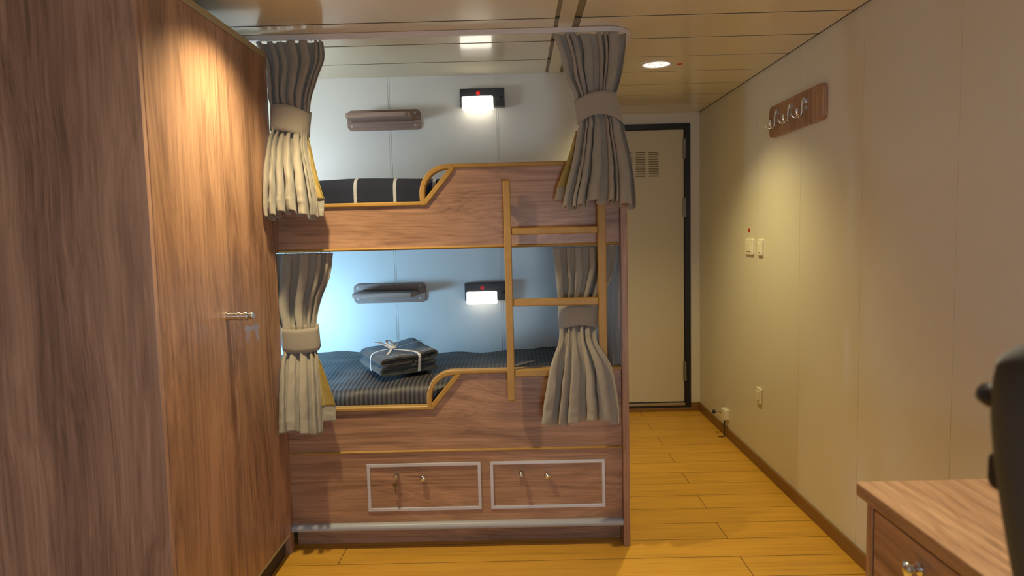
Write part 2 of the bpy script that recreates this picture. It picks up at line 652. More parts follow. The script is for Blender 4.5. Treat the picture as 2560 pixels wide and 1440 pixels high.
def key_mesh(g, c, ang=0., scale=1., axis=(0, 1, 0)):
    """flat key hanging down from c; the head is a disc, the blade below; axis = thickness direction"""
    c = Vector(c)
    ax = Vector(axis).normalized()
    dn = Vector((sin(ang) * ax.y, -sin(ang) * ax.x, -1)).normalized()
    sd = ax.cross(dn).normalized()
    R, L, bw = .0112 * scale, .030 * scale, .0034 * scale
    # circle of the head, then the toothed blade
    out = []
    for k in range(25):
        a = radians(90 + 17) + radians(360 - 34) * k / 24
        out.append((R * cos(a), R + R * sin(a)))
    blade = [(bw, 2 * R + L * .2), (bw, 2 * R + L * .75), (bw * .5, 2 * R + L * .8), (bw, 2 * R + L * .86), (0, 2 * R + L), (-bw, 2 * R + L * .9), (-bw, 2 * R + L * .2)]
    poly = out + blade
    th = .0011 * scale
    vs = [c + sd * u + dn * w + ax * th for u, w in poly] + [c + sd * u + dn * w - ax * th for u, w in poly]
    n = len(poly)
    g.add(vs, [tuple(range(n)), tuple(range(n, 2 * n))[::-1]] + [(i, (i + 1) % n, n + (i + 1) % n, n + i) for i in range(n)])


def ring_mesh(g, c, r, rt, nrm):
    c = Vector(c)
    nrm = Vector(nrm).normalized()
    a = nrm.orthogonal().normalized()
    b = nrm.cross(a)
    path = [c + r * (cos(2 * pi * k / 20) * a + sin(2 * pi * k / 20) * b) for k in range(21)]
    g.tube(path, rt, 6, cap=False)


kx = XW + .078
ks = thing('key_bunch', (kx, ly, lz), 'bunch of keys hanging in the chrome wardrobe lock', 'keys', 'keys left in the locks')
g = MB()
g.lathe([(.011, kx - .0075), (.012, kx - .004), (.012, kx + .005), (.010, kx + .008)], (0, ly, lz), 'x', 20)
g.build('inserted_key', 'steel', ks, smooth=True)
g = MB()
ring_mesh(g, (kx + .002, ly - .003, lz - .019), .013, .0011, (.25, 1, 0))
g.build('ring', 'chrome', ks, smooth=True)
g = MB()
key_mesh(g, (kx - .008, ly - .004, lz - .031), -.12, 1.1)
g.build('key', 'steel', ks)
g = MB()
key_mesh(g, (kx + .012, ly - .003, lz - .025), .15, 1.1)
g.build('key', 'steel', ks)

# ------------------------------------------------------------------ bunk bed
bb = thing('bunk_bed', (-.27, 2.7, 0), 'wooden bunk bed with gold edged boards and two drawers', 'bunk bed')
XB0, XB1, YP = -.9565, .4165, 2.69
MB().box(.417, .444, 2.665, YA - .001, 0, 1.560).build('end_panel', 'laminate_z', bb, bevel=.003)
for z0, z1 in ((0, .60), (1.243, 1.43)):
    tag(MB().box(-.984, -.9575, 2.662, 2.70, z0, z1).build('filler_post', 'laminate_z', bb, bevel=.002), 'narrow upright between wardrobe and bunk boards')

# shared board outline (offset 0 = upper bunk)
XD0, XD1 = -.363, -.239


def guard(dz, zb, name_board):
    zl, zt = 1.427 + dz, 1.572 + dz
    poly = [(XB0, zb), (XB1, zb), (XB1, zt), (XD1, zt), (XD0 + .006, zl), (XB0, zl)]
    MB().prism(poly, 'y', YP, YP + .020).build(name_board, 'laminate_x', bb, bevel=.0008)
    hw = .0085
    g = MB()
    # low rail, the D shaped grab loop and the high rail
    g.sweep([(XB0, zl), (XD0 + .002, zl)], hw, YP - .013, YP + .025)
    arc = []
    for k in range(15):
        a = pi - (pi / 2) * k / 14
        arc.append((-.268 + .100 * cos(a), 1.466 + .1035 * sin(a) + dz))
    loop = [(-.3645, 1.4285 + dz), (-.3675, 1.442 + dz)] + arc + [(-.2520, 1.5690 + dz), (-.2470, 1.5655 + dz), (-.2480, 1.5600 + dz), (-.358, 1.429 + dz)]
    g.sweep(loop, hw + .0022, YP - .0136, YP + .0256, closed=True)
    g.sweep([(-.2600, zt), (XB1, zt)], hw, YP - .013, YP + .025)
    tag(g.build('grab_rail', GOLD, bb, bevel=.0), 'golden beech coloured edging with a D shaped grab loop')


guard(0., 1.252, 'upper_board')
guard(-.829, .418, 'lower_board')


def bead(z0, z1, y0, y1, name, mt, x0=XB0, x1=XB1):
    n = 10
    zc, hz = (z0 + z1) / 2, (z1 - z0) / 2
    pts = [(y1, z1), (y1, z0)]
    for k in range(n + 1):
        a = -pi / 2 - pi * k / n
        pts.append((y0 + (y1 - y0) * .45 + (y1 - y0) * .45 * cos(a), zc + hz * sin(a)))
    return MB().prism(pts, 'x', x0, x1).build(name, mt, bb, smooth=True)


tag(bead(1.243, 1.256, YP - .009, YP + .02, 'edge_bead', GOLD), 'golden rounded bead under the upper board')
tag(bead(.408, .420, YP - .008, YP + .02, 'edge_bead', GOLD), 'golden rounded bead under the lower board')
# drawer front field and the two drawers
fr = MB()
D = [(-.6385, -.1665), (-.1285, .3460)]
dz0, dz1 = .162, .3635
xs = [XB0, D[0][0] + .006, D[0][1] - .006, D[1][0] + .006, D[1][1] - .006, XB1]
for i in range(5):
    if i in (1, 3):
        fr.box(xs[i], xs[i + 1], YP, YP + .02, .108, dz0 + .006).box(xs[i], xs[i + 1], YP, YP + .02, dz1 - .006, .409)
    else:
        fr.box(xs[i], xs[i + 1], YP, YP + .02, .108, .409)
fr.build('base_panel', 'laminate_x', bb)
tag(bead(.082, .114, YP - .022, YP + .02, 'sill_profile', 'alu_sill'), 'grey rounded metal profile below the drawers')
tag(MB().box(XB0, XB1, 2.745, 2.765, 0, .092).build('plinth', 'laminate_x', bb, bevel=.001), 'recessed wooden plinth')
lockx = (-.514, .000)
knobx = (-.405, .107)
for i, (x0, x1) in enumerate(D):
    dr = MB().box(x0 + .012, x1 - .012, YP + .001, YP + .018, dz0 + .012, dz1 - .012).build('drawer', 'laminate_x', bb, bevel=.0008)
    g = MB()
    b = .0135
    # mitred metal frame
    o_ = [(x0, dz0), (x1, dz0), (x1, dz1), (x0, dz1)]
    i_ = [(x0 + b, dz0 + b), (x1 - b, dz0 + b), (x1 - b, dz1 - b), (x0 + b, dz1 - b)]
    y0, y1 = YP - .006, YP + .004
    vs = [(p[0], y, p[1]) for y in (y0, y1) for p in o_ + i_]
    fs = []
    for k in range(4):
        k2 = (k + 1) % 4
        fs += [(k, k2, 4 + k2, 4 + k), (8 + k, 8 + 4 + k, 8 + 4 + k2, 8 + k2), (k, 8 + k, 8 + k2, k2), (4 + k, 4 + k2, 12 + k2, 12 + k)]
    g.add(vs, fs)
    tag(g.build('metal_frame', 'alu', dr, bevel=.002), 'silver grey metal frame')
    g = MB()
    kx_, kz = knobx[i], .304
    prof = [(.007, 0), (.0062, -.006), (.0075, -.012), (.0125, -.016), (.0135, -.021), (.0105, -.0265), (.004, -.0285)]
    g.lathe(prof, (kx_, YP + .001, kz), 'y', 24)
    tag(g.build('knob', 'chrome', dr, smooth=True), 'round chrome knob')
    g = MB()
    g.lathe([(.0115, 0), (.0115, -.004), (.0095, -.006), (.0095, -.016), (.0075, -.018)], (lockx[i], YP + .001, .313), 'y', 24)
    tag(g.build('lock', 'chrome', dr, smooth=True), 'small chrome cylinder lock')
# berth boards that carry the mattresses
for zc, nm in ((1.395, 'berth_base'), (.555, 'berth_base')):
    MB().box(-1.545, XB1, YP + .024, YA - .002, zc - .02, zc).build(nm, 'plinth_dark', bb)
# the hidden lower carcass behind the wardrobe
MB().box(-1.545, -.99, 2.685, YA - .002, 0, .534).build('base_carcass', 'laminate_x', bb)

for i in range(2):
    lx, lz2 = lockx[i], .313
    k = thing('key_bunch', (lx, YP - .02, lz2),
              ('keys hanging in the lock of the drawer nearer the wardrobe', 'keys hanging in the lock of the drawer nearer the passage')[i], 'keys', 'keys left in the locks')
    g = MB()
    ax = (1, .35, 0) if i else (.35, 1, 0)
    g.lathe([(.0085, -.0175), (.0095, -.021), (.0095, -.026), (.007, -.029)], (lx, YP + .001, lz2), 'y', 16)
    g.build('inserted_key', 'steel', k, smooth=True)
    g = MB()
    ring_mesh(g, (lx - .002, YP - .026, lz2 - .013), .0085, .0009, (1, .3, 0))
    g.build('ring', 'chrome', k, smooth=True)
    g = MB()
    key_mesh(g, (lx - .006 + .006 * i, YP - .026, lz2 - .021), .10, .95, ax if not i else (1, .2, 0))
    g.build('key', 'steel', k)

# ------------------------------------------------------------------ ladder
ld = thing('bunk_ladder', (.154, 2.63, .63), 'golden wooden ladder hooked over the front of the upper bunk', 'ladder')
for x0, x1 in ((-.0455, -.0165), (.3215, .3525)):
    g = MB()
    pts = rrect(2.612, 2.646, .632, 1.505, .010, 4)
    g.prism(pts, 'x', x0, x1)
    g.build('stile', GOLD, ld, bevel=.004, seg=3)
for z0, z1 in ((1.293, 1.320), (1.0115, 1.0405), (.7295, .7595)):
    g = MB().box(-.0165, .3215, 2.616, 2.642, z0, z1)
    g.build('rung', GOLD, ld, bevel=.005, seg=3)
for x0, x1 in ((-.040, -.022), (.327, .346)):
    g = MB()
    g.box(x0, x1, 2.640, 2.6765, 1.40, 1.43)
    g.build('hook_bracket', 'steel', ld, bevel=.002)

# ------------------------------------------------------------------ bedding


def soft(p, s, a, seed=0.):
    return a * mnoise.noise(Vector((p[0] * s + seed, p[1] * s, seed * .7)))


def bed_slab(x0, x1, y0, y1, zb, top, r, seed, amp, nx=150, ny=46):
    """padded slab: rounded along the front edge, gently uneven on top"""
    def fn(u, v):
        x = x0 + (x1 - x0) * u
        if v < .16:                       # front face, bottom to shoulder
            k = v / .16
            zt = top(x, y0 + r)
            return (x, y0 + .004 * sin(x * 40 + seed), zb + (zt - r - zb) * k)
        if v < .38:                       # shoulder
            a = (v - .16) / .22 * pi / 2
            zt = top(x, y0 + r)
            return (x, y0 + r - r * cos(a) + .004 * sin(x * 40 + seed) * cos(a), zt - r + r * sin(a))
        k = (v - .38) / .62
        y = y0 + r + (y1 - y0 - r) * k
        z = top(x, y) + soft((x, y), 7., amp, seed) * min(1, k * 5) + soft((x * .6, y), 18., amp * .45, seed + 3) * min(1, k * 5)
        return (x, y, z)
    mb = MB().grid(fn, nx, ny)
    n = nx + 1
    # close the ends, back and underside so the slab has a body
    b = len(mb.v)
    mb.v += [Vector((x0, y0 + .02, zb)), Vector((x1, y0 + .02, zb)), Vector((x1, y1, zb)), Vector((x0, y1, zb))]
    mb.f += [tuple(j * n for j in range(ny + 1)) + (b + 3, b), tuple(j * n + nx for j in range(ny + 1))[::-1] + (b + 1, b + 2)]
    mb.f += [tuple(ny * n + i for i in range(nx + 1)) + (b + 2, b + 3), (b, b + 1, b + 2, b + 3)]
    return mb


def top_low(x, y):
    k = min(1, max(0, (y - 2.72) / .70))
    rise = .035 * min(1, max(0, (x + .78) / .38))       # the front edge stands higher to the right
    return .652 + rise * (1 - k) + .045 * sin(k * pi / 2) + .006 * sin(x * 5)


lm = thing('bed_cover', (-.55, 3.05, .556), 'dark pinstriped bed cover on the lower bunk', 'bed cover')
bed_slab(-1.53, .405, 2.727, 3.435, .557, top_low, .045, 2., .010).build('cover', 'cover_striped', lm, smooth=True)
# printed motif of slanting strokes near the ladder
g = MB()
for k in range(5):
    xa = -.03 + .019 * k
    def P(s, w, xa=xa, k=k):
        x = xa + .05 * s
        y = 2.93 + .11 * s * (1 - .12 * k) + .018 * k
        return (x + w, y, top_low(x, y) + .011)
    g.grid(lambda u, v: P(v, (u - .5) * .006), 2, 8)
tag(g.build('printed_motif', 'grey_print', lm, solid=.0012), 'pale fan of slanting printed strokes')


def top_up(x, y):
    k = min(1, max(0, (y - 2.72) / .70))
    return 1.532 + .012 * sin(k * pi) + .005 * sin(x * 9 + 1)


um = thing('blanket', (-.55, 3.05, 1.396), 'navy blanket with thin white stripes on the upper bunk', 'blanket')
bed_slab(-1.53, .405, 2.727, 3.435, 1.397, top_up, .050, 5., .010).build('fleece', 'blanket_navy', um, smooth=True)

# ------------------------------------------------------------------ towels with ribbon on the lower bunk
FL = Vector((-.592, 2.800, 0))
UA = radians(31)
EU = Vector((cos(UA), sin(UA), 0))
EV = Vector((-sin(UA), cos(UA), 0))
LU, LV = .272, .27


def tw(u, v, w):
    p = FL + EU * u + EV * v
    bed = .699 + .012 * v / LV + .006 * u / LU
    return (p.x, p.y, bed + w)


def smooth_path(P, n=8):
    out = []
    for i in range(len(P) - 1):
        p0, p1, p2, p3 = P[max(i - 1, 0)], P[i], P[i + 1], P[min(i + 2, len(P) - 1)]
        for k in range(n):
            s = k / n
            out.append(tuple(.5 * (2 * b + (c - a) * s + (2 * a - 5 * b + 4 * c - d_) * s * s + (3 * b - a - 3 * c + d_) * s ** 3)
                             for a, b, c, d_ in zip(p0, p1, p2, p3)))
    out.append(P[-1])
    return out


def folded(path, th, v0, v1, hump=None, nv=10):
    """strip of cloth following a 2D path (u, w), pushed back along v"""
    P = [Vector(p) for p in smooth_path(path, 6)]
    L, R = [], []
    n = len(P)
    for i in range(n):
        d_ = (P[min(i + 1, n - 1)] - P[max(i - 1, 0)]).normalized()
        nn = Vector((-d_.y, d_.x))
        L.append(P[i] + nn * th / 2)
        R.append(P[i] - nn * th / 2)
    out = L + R[::-1]
    m_ = len(out)
    mb = MB()
    vs = []
    for j in range(nv + 1):
        s = j / nv
        v = v0 + (v1 - v0) * s
        edge = min(1, min(s, 1 - s) * 8)
        c = Vector((LU / 2, .02))
        for k, q in enumerate(out):
            e = c + (q - c) * (.985 + .015 * edge)
            w = e.y + (hump(e.x, s) if hump else 0) * max(0, min(1, e.y / .05))
            dv = .004 * mnoise.noise(Vector((e.x * 30, e.y * 60, v0 * 9)))
            vs.append(tw(e.x, v + dv * (1 if s < .5 else -1), w + .0015 * mnoise.noise(Vector((e.x * 25, v * 25, 3)))))
    fs = [(j * m_ + k, j * m_ + (k + 1) % m_, (j + 1) * m_ + (k + 1) % m_, (j + 1) * m_ + k) for j in range(nv) for k in range(m_)]
    fs += [tuple(range(m_)), tuple(nv * m_ + k for k in range(m_))[::-1]]
    mb.add(vs, fs)
    return mb


t1 = thing('folded_towel', tw(LU / 2, LV / 2, 0), 'dark slate towel folded flat at the bottom of the tied pair', 'towel', 'folded towels on the lower bunk')
folded([(.268, .007), (.14, .006), (.03, .007), (.009, .014), (.006, .022), (.010, .031), (.03, .038), (.14, .037), (.262, .040)], .010, .0, LV).build('cloth', 'towel_slate', t1, smooth=True)
folded([(.264, .0175), (.15, .0165), (.032, .017), (.024, .022), (.033, .0275), (.15, .0265), (.262, .029)], .008, .006, LV - .01).build('inner_fold', 'towel_slate', t1, smooth=True)
t2 = thing('folded_towel', tw(LU / 2, LV / 2, .046), 'dark grey towel with embroidered band on top of the tied pair', 'towel', 'folded towels on the lower bunk')
folded([(.150, .051), (.08, .050), (.022, .050), (.007, .058), (.008, .067), (.028, .074), (.09, .076), (.165, .074), (.215, .083), (.255, .087), (.269, .078), (.262, .064), (.225, .054), (.165, .050)],
       .0085, -.004, LV - .012, hump=lambda u, s: .022 * max(0, s - .55) * (1 if u > .16 else .3)).build('cloth', 'towel_grey', t2, smooth=True)
folded([(.235, .0665), (.16, .060), (.06, .0605), (.028, .061)], .0065, .004, LV - .02).build('inner_fold', 'towel_grey', t2, smooth=True)
# embroidery: a run of tiny pale stitches along the front fold
random.seed(3)
for u0, u1 in ((.028, .125), (.178, .255)):
    u = u0
    g = MB()
    while u < u1:
        wd = random.uniform(.0012, .004)
        v = .018 + .004 * random.random()
        w = (.0815 if u < .165 else .0815 + (u - .165) * .13) + .0005
        for dv in ((0, .0018), (.0026, .0040))[:1 if random.random() < .55 else 2]:
            a, b, c, d_ = tw(u, v + dv[0], w), tw(u + wd, v + dv[0], w), tw(u + wd, v + dv[1] + .001, w), tw(u, v + dv[1] + .001, w)
            g.add([a, b, c, d_], [(0, 1, 2, 3)])
        u += wd + random.uniform(.0015, .004)
    tag(g.build('embroidery', 'ribbon_white', t2, solid=.0008), 'row of pale embroidered stitching')

rb = thing('gift_ribbon', tw(.10, .10, .085), 'white ribbon tied with a bow round the two folded towels', 'ribbon')


def band(path, wdir, wid):
    P = smooth_path(path, 6)
    mb = MB()
    wv = Vector(wdir)

    def fn(u, v):
        i = min(int(v * (len(P) - 1) + 1e-6), len(P) - 1)
        q = Vector(P[i]) + wv * wid * (u - .5)
        return tw(q.x, q.y - (.003 if q.y < 0 else 0), q.z + .0035)
    return mb.grid(fn, 3, len(P) - 1)


band([(.110, .10, .088), (.150, .06, .086), (.176, .016, .0835), (.180, -.010, .074), (.179, -.0125, .052), (.179, -.009, .030), (.178, -.007, .004)], (1, .25, 0), .0145).build('band', 'ribbon_white', rb, solid=.0012, smooth=True)
band([(-.002, .105, .006), (-.003, .107, .030), (-.002, .108, .056), (.010, .112, .078), (.05, .118, .0865), (.12, .124, .089), (.20, .150, .093), (.262, .170, .096), (.276, .172, .080)], (0, 1, 0), .009).build('band', 'ribbon_white', rb, solid=.0012, smooth=True)
band([(.100, .112, .090), (.072, .060, .092), (.050, .030, .086)], (1, .3, 0), .015).build('bow_tail', 'ribbon_white', rb, solid=.0012, smooth=True)
band([(.098, .115, .091), (.066, .150, .112), (.040, .165, .118)], (1, .6, 0), .015).build('bow_tail', 'ribbon_white', rb, solid=.0012, smooth=True)
band([(.104, .112, .091), (.085, .135, .114), (.098, .155, .122), (.112, .135, .108), (.106, .112, .092)], (.9, -.3, 0), .014).build('bow_loop', 'ribbon_white', rb, solid=.0012, smooth=True)
band([(.108, .110, .091), (.135, .135, .104), (.150, .165, .100)], (.7, -.7, 0), .010).build('bow_tail', 'ribbon_white', rb, solid=.0012, smooth=True)

# ------------------------------------------------------------------ curtains


def lerp_keys(keys, s):
    """smooth interpolation over (z, xl, xr, y, amp) by the share s of the height"""
    z0, z1 = keys[0][0], keys[-1][0]
    z = z0 + (z1 - z0) * s
    for a, b in zip(keys, keys[1:]):
        if b[0] <= z <= a[0]:
            k = (a[0] - z) / (a[0] - b[0]) if a[0] != b[0] else 0
            return z, [a[i] + (b[i] - a[i]) * k for i in range(1, 5)]
    return z, list(keys[-1][1:5])


def smooth_keys(keys, n=4):
    return smooth_path([tuple(k) for k in keys], n)


def drape(keys, pleats, seed, hem=.05, wave=.010, sharp=.75, nu=240, nv=110, limit=None, wr=.006):
    """cloth gathered between two edges: unequal folds that merge and drift on the way down"""
    keys = smooth_keys(keys)
    rnd = random.Random(seed)
    wts = [rnd.choice((.45, .6, .8, 1.2, 1.7)) * rnd.uniform(.85, 1.15) for _ in range(pleats)]
    tot = sum(wts)
    edges = [0.]
    for w_ in wts:
        edges.append(edges[-1] + w_ / tot)
    dep = [rnd.uniform(.5, 1.15) for _ in range(pleats)]
    drift = [rnd.uniform(-1, 1) for _ in range(pleats)]
    fade = [rnd.uniform(.0, .75) for _ in range(pleats)]
    fph = [rnd.uniform(0, 6.28) for _ in range(pleats)]
    zb = keys[-1][0]

    def fn(u, v):
        z, (xl, xr, yc, amp) = lerp_keys(keys, v)
        uu = u + .020 * sin(2 * pi * u) * sin(v * 3.1 + seed) + .012 * mnoise.noise(Vector((u * 3, v * 3.5, seed + 8.)))
        uu = min(max(uu, 0.), 1.)
        i = 0
        while i < pleats - 1 and uu > edges[i + 1]:
            i += 1
        k = (uu - edges[i]) / (edges[i + 1] - edges[i])
        ph = 2 * pi * (k + .07 * drift[i] * sin(2 * pi * k))
        s = .45 * sin(ph) + .60 * (2 / pi) * math.asin(.985 * sin(ph + .5 * drift[i] * sin(ph)))
        near = max(0, 1 - min(u, 1 - u) * 14)
        live = 1 - fade[i] * (.5 + .5 * sin(v * 4.2 + fph[i])) * sin(pi * k) ** 2
        a = amp * dep[i] * (1 - .45 * near) * live
        yy = yc - a * s
        yy += wr * mnoise.noise(Vector((u * 8, v * 7, seed))) + wr * .7 * mnoise.noise(Vector((u * 22 + v * 6, v * 13, seed + 2.)))
        yy += wr * .55 * (1 - abs(mnoise.noise(Vector((u * 5 - v * 9, v * 11 + u * 4, seed + 6.)))) * 4) * mnoise.noise(Vector((u * 4, v * 4, seed + 1.)))
        wx = (xr - xl) * (edges[i + 1] - edges[i])
        over = .17 * (.5 + dep[i]) * (min(1., amp / .03)) * (1 - near)
        xx = xl + (xr - xl) * u - over * wx * sin(2 * ph) * .8
        xx += .004 * mnoise.noise(Vector((u * 6, v * 9, seed + 4))) * (1 - near)
        xx = min(max(xx, xl), xr)
        zz = z + v ** 6 * wave * (sin(u * 7 + seed) + .8 * s)
        if z - zb < hem:
            yy -= .0025
        if limit:
            xx, yy = limit(xx, yy, zz)
        return (xx, yy, zz)
    return MB().grid(fn, nu, nv)


def tieback(pts_top, pts_bot, y_front, depth, thick=.004):
    """band round the gathered cloth: three points left-middle-right for both edges (x, z)"""
    def quad(P, k):
        (x0, z0), (x1, z1), (x2, z2) = P
        a = 2 * (k - .5) * (k - 1)
        b = -4 * k * (k - 1)
        c = 2 * k * (k - .5)
        return a * x0 + b * x1 + c * x2, a * z0 + b * z1 + c * z2
    nn = 48

    def fn(u, v):
        a = 2 * pi * u
        k = .5 - .5 * cos(a)          # 0..1..0 from the left end, front first
        back = 0 < sin(a)
        xt, zt = quad(pts_top, k)
        xb, zb = quad(pts_bot, k)
        s = abs(sin(a)) ** .6
        yy = y_front + depth / 2 + (depth / 2) * s * (1 if back else -1)
        lip = .0015 * (1 if v in (0., 1.) else 0)
        return (xt + (xb - xt) * v, yy + lip, zt + (zb - zt) * v + (.010 if back else 0))
    return MB().grid(fn, nn, 6)


def clampx(lo_far, lo_near, ysplit):
    def f(x, y, z):
        return max(x, lo_near if y < ysplit else lo_far), y
    return f


CURT = 'tied bunk curtains'

# upper, beside the wardrobe
c = thing('curtain', (-.85, 2.66, 1.38), 'tied taupe curtain of the upper bunk beside the wardrobe', 'curtain', CURT)
K = [(2.0715, -1.004, -.739, 2.696, .022), (1.998, -.974, -.737, 2.690, .026), (1.914, -.958, -.765, 2.672, .028), (1.845, -.948, -.783, 2.652, .026), (1.790, -.932, -.792, 2.645, .020), (1.720, -.934, -.800, 2.630, .020),
     (1.688, -.942, -.797, 2.612, .022), (1.599, -.944, -.780, 2.572, .036), (1.521, -.945, -.760, 2.548, .044), (1.445, -.946, -.750, 2.540, .050), (1.388, -.944, -.746, 2.540, .052)]
lim = clampx(-1.02, -.946, 2.652)
drape(K, 7, 11, limit=lim, wave=.012).build('drape', 'curtain_linen', c, smooth=True, solid=.0022, fixn=False)
tag(drape([(1.700, -.835, -.800, 2.645, .004), (1.600, -.822, -.776, 2.620, .008), (1.522, -.812, -.756, 2.604, .010), (1.450, -.800, -.735, 2.595, .012)], 1, 3, 0, .002, 1., 24, 30, wr=.0015).build('lining', 'lining_satin', c, smooth=True, solid=.002, fixn=False), 'olive gold satin lining turned outwards')
drape([(1.456, -.800, -.737, 2.602, .010), (1.383, -.803, -.741, 2.598, .012)], 1, 3, .03, .002, 1., 24, 12, wr=.0015).build('hem_flap', 'curtain_linen', c, smooth=True, solid=.002, fixn=False)
tieback([(-.937, 1.814), (-.862, 1.812), (-.788, 1.780)], [(-.943, 1.719), (-.873, 1.711), (-.802, 1.684)], 2.605, .088).build('tieback', 'curtain_linen', c, smooth=True, solid=.004, fixn=False)

# upper, beside the passage
c = thing('curtain', (.31, 2.64, 1.39), 'tied taupe curtain of the upper bunk above the ladder', 'curtain', CURT)
K = [(2.0715, .165, .452, 2.697, .020), (2.008, .189, .449, 2.692, .026), (1.899, .212, .427, 2.672, .028), (1.823, .242, .404, 2.652, .024), (1.770, .252, .412, 2.642, .020), (1.717, .256, .428, 2.632, .022), (1.678, .247, .432, 2.622, .026),
     (1.587, .228, .446, 2.590, .030), (1.500, .204, .455, 2.562, .036), (1.418, .184, .458, 2.548, .042), (1.400, .180, .458, 2.548, .042)]
drape(K, 7, 23, wave=.012).build('drape', 'curtain_linen', c, smooth=True, solid=.0022, fixn=False)
tag(drape([(1.690, .244, .290, 2.645, .004), (1.580, .208, .271, 2.630, .008), (1.472, .163, .240, 2.615, .010)], 1, 5, 0, .002, 1., 24, 30, wr=.0015).build('lining', 'lining_satin', c, smooth=True, solid=.002, fixn=False), 'olive gold satin lining turned outwards')
drape([(1.478, .166, .240, 2.620, .010), (1.421, .154, .238, 2.615, .012)], 1, 5, .03, .002, 1., 24, 12, wr=.0015).build('hem_flap', 'curtain_linen', c, smooth=True, solid=.002, fixn=False)
tieback([(.243, 1.800), (.320, 1.832), (.400, 1.826)], [(.253, 1.713), (.334, 1.746), (.427, 1.713)], 2.600, .090).build('tieback', 'curtain_linen', c, smooth=True, solid=.004, fixn=False)

# lower, beside the wardrobe
c = thing('curtain', (-.86, 2.64, .56), 'tied taupe curtain of the lower bunk beside the wardrobe', 'curtain', CURT)
K = [(1.239, -1.03, -.748, 2.728, .012), (1.143, -1.03, -.764, 2.726, .018), (1.035, -1.02, -.807, 2.718, .022), (.939, -.985, -.820, 2.690, .018), (.846, -.946, -.811, 2.655, .018), (.823, -.946, -.802, 2.640, .018), (.754, -.944, -.790, 2.600, .020), (.672, -.942, -.779, 2.570, .024), (.545, -.940, -.768, 2.545, .026)]
lim = clampx(-1.05, -.946, 2.652)
drape(K, 5, 37, limit=lim, wave=.008, sharp=.6).build('drape', 'curtain_linen', c, smooth=True, solid=.0022, fixn=False)
tag(drape([(.835, -.839, -.810, 2.655, .004), (.755, -.835, -.774, 2.632, .006), (.632, -.832, -.733, 2.612, .008)], 1, 2, 0, .002, 1., 24, 30, wr=.0015).build('lining', 'lining_satin', c, smooth=True, solid=.002, fixn=False), 'olive gold satin lining turned outwards')
drape([(.640, -.832, -.735, 2.616, .006), (.572, -.832, -.733, 2.606, .008)], 1, 2, .03, .002, 1., 24, 12, wr=.0015).build('hem_flap', 'curtain_linen', c, smooth=True, solid=.002, fixn=False)
tieback([(-.948, .941), (-.875, .939), (-.805, .944)], [(-.948, .851), (-.873, .845), (-.801, .852)], 2.630, .072).build('tieback', 'curtain_linen', c, smooth=True, solid=.004, fixn=False)

# lower, behind the ladder
c = thing('curtain', (.24, 2.64, .55), 'tied taupe curtain of the lower bunk hanging through the ladder', 'curtain', CURT)
K = [(1.239, .147, .408, 2.728, .014), (1.157, .156, .400, 2.726, .020), (1.071, .164, .371, 2.722, .022), (.999, .170, .333, 2.708, .018), (.930, .168, .316, 2.682, .016), (.890, .166, .312, 2.652, .016), (.860, .158, .314, 2.610, .018),
     (.820, .138, .338, 2.578, .020), (.773, .121, .362, 2.562, .024), (.701, .107, .375, 2.552, .030), (.639, .095, .384, 2.548, .034), (.560, .083, .386, 2.545, .036)]
drape(K, 5, 41, wave=.010).build('drape', 'curtain_linen', c, smooth=True, solid=.0022, fixn=False)
tieback([(.166, 1.008), (.249, 1.008), (.330, 1.008)], [(.166, .902), (.246, .926), (.320, .908)], 2.654, .078).build('tieback', 'curtain_linen', c, smooth=True, solid=.004, fixn=False)

# rails
rl = thing('curtain_rail', (-.5, 2.70, H), 'slim white curtain rail under the ceiling round the upper bunk', 'curtain rail')
path = [(-1.54, 2.70)]
path += [(.37, 2.70)]
for k in range(1, 13):
    a = -pi / 2 + pi / 2 * k / 12
    path.append((.37 + .11 * cos(a), 2.81 + .11 * sin(a)))
path.append((.48, YA - .002))
g = MB()
vs, fs = [], []
hw = .009
n = len(path)
for i, (x, y) in enumerate(path):
    a = Vector(path[max(i - 1, 0)])
    b = Vector(path[min(i + 1, n - 1)])
    d_ = (b - a).normalized()
    nr = Vector((-d_.y, d_.x))
    for s, z in ((-hw, H - .021), (hw, H - .021), (hw, H - .001), (-hw, H - .001)):
        vs.append((x + nr.x * s, y + nr.y * s, z))
for i in range(n - 1):
    for k in range(4):
        k2 = (k + 1) % 4
        fs.append((i * 4 + k, i * 4 + k2, (i + 1) * 4 + k2, (i + 1) * 4 + k))
fs += [(0, 1, 2, 3), tuple((n - 1) * 4 + k for k in range(4))[::-1]]
g.add(vs, fs).build('track', 'rail_white', rl, bevel=.002)
rnd = random.Random(4)
for x0, x1 in ((-.985, -.745), (.18, .40)):
    for k in range(7):
        x = x0 + (x1 - x0) * k / 6
        g = MB().tube([(x, 2.70, H - .019), (x, 2.70, H - .0265)], .0022, 6)
        g.build('glider', 'white_plastic', rl)
rl2 = thing('curtain_rail', (-.27, 2.728, 1.25), 'thin white curtain rail hidden under the upper berth', 'curtain rail')
MB().box(-1.53, XB1 - .002, 2.716, 2.740, 1.2445, 1.262).build('track', 'rail_white', rl2, bevel=.001)
for x0, x1 in ((-.94, -.76), (.17, .39)):
    for k in range(6):
        x = x0 + (x1 - x0) * k / 5
        MB().tube([(x, 2.728, 1.246), (x, 2.728, 1.236)], .0022, 6).build('glider', 'white_plastic', rl2)

# ------------------------------------------------------------------ wall shelves and reading lamps


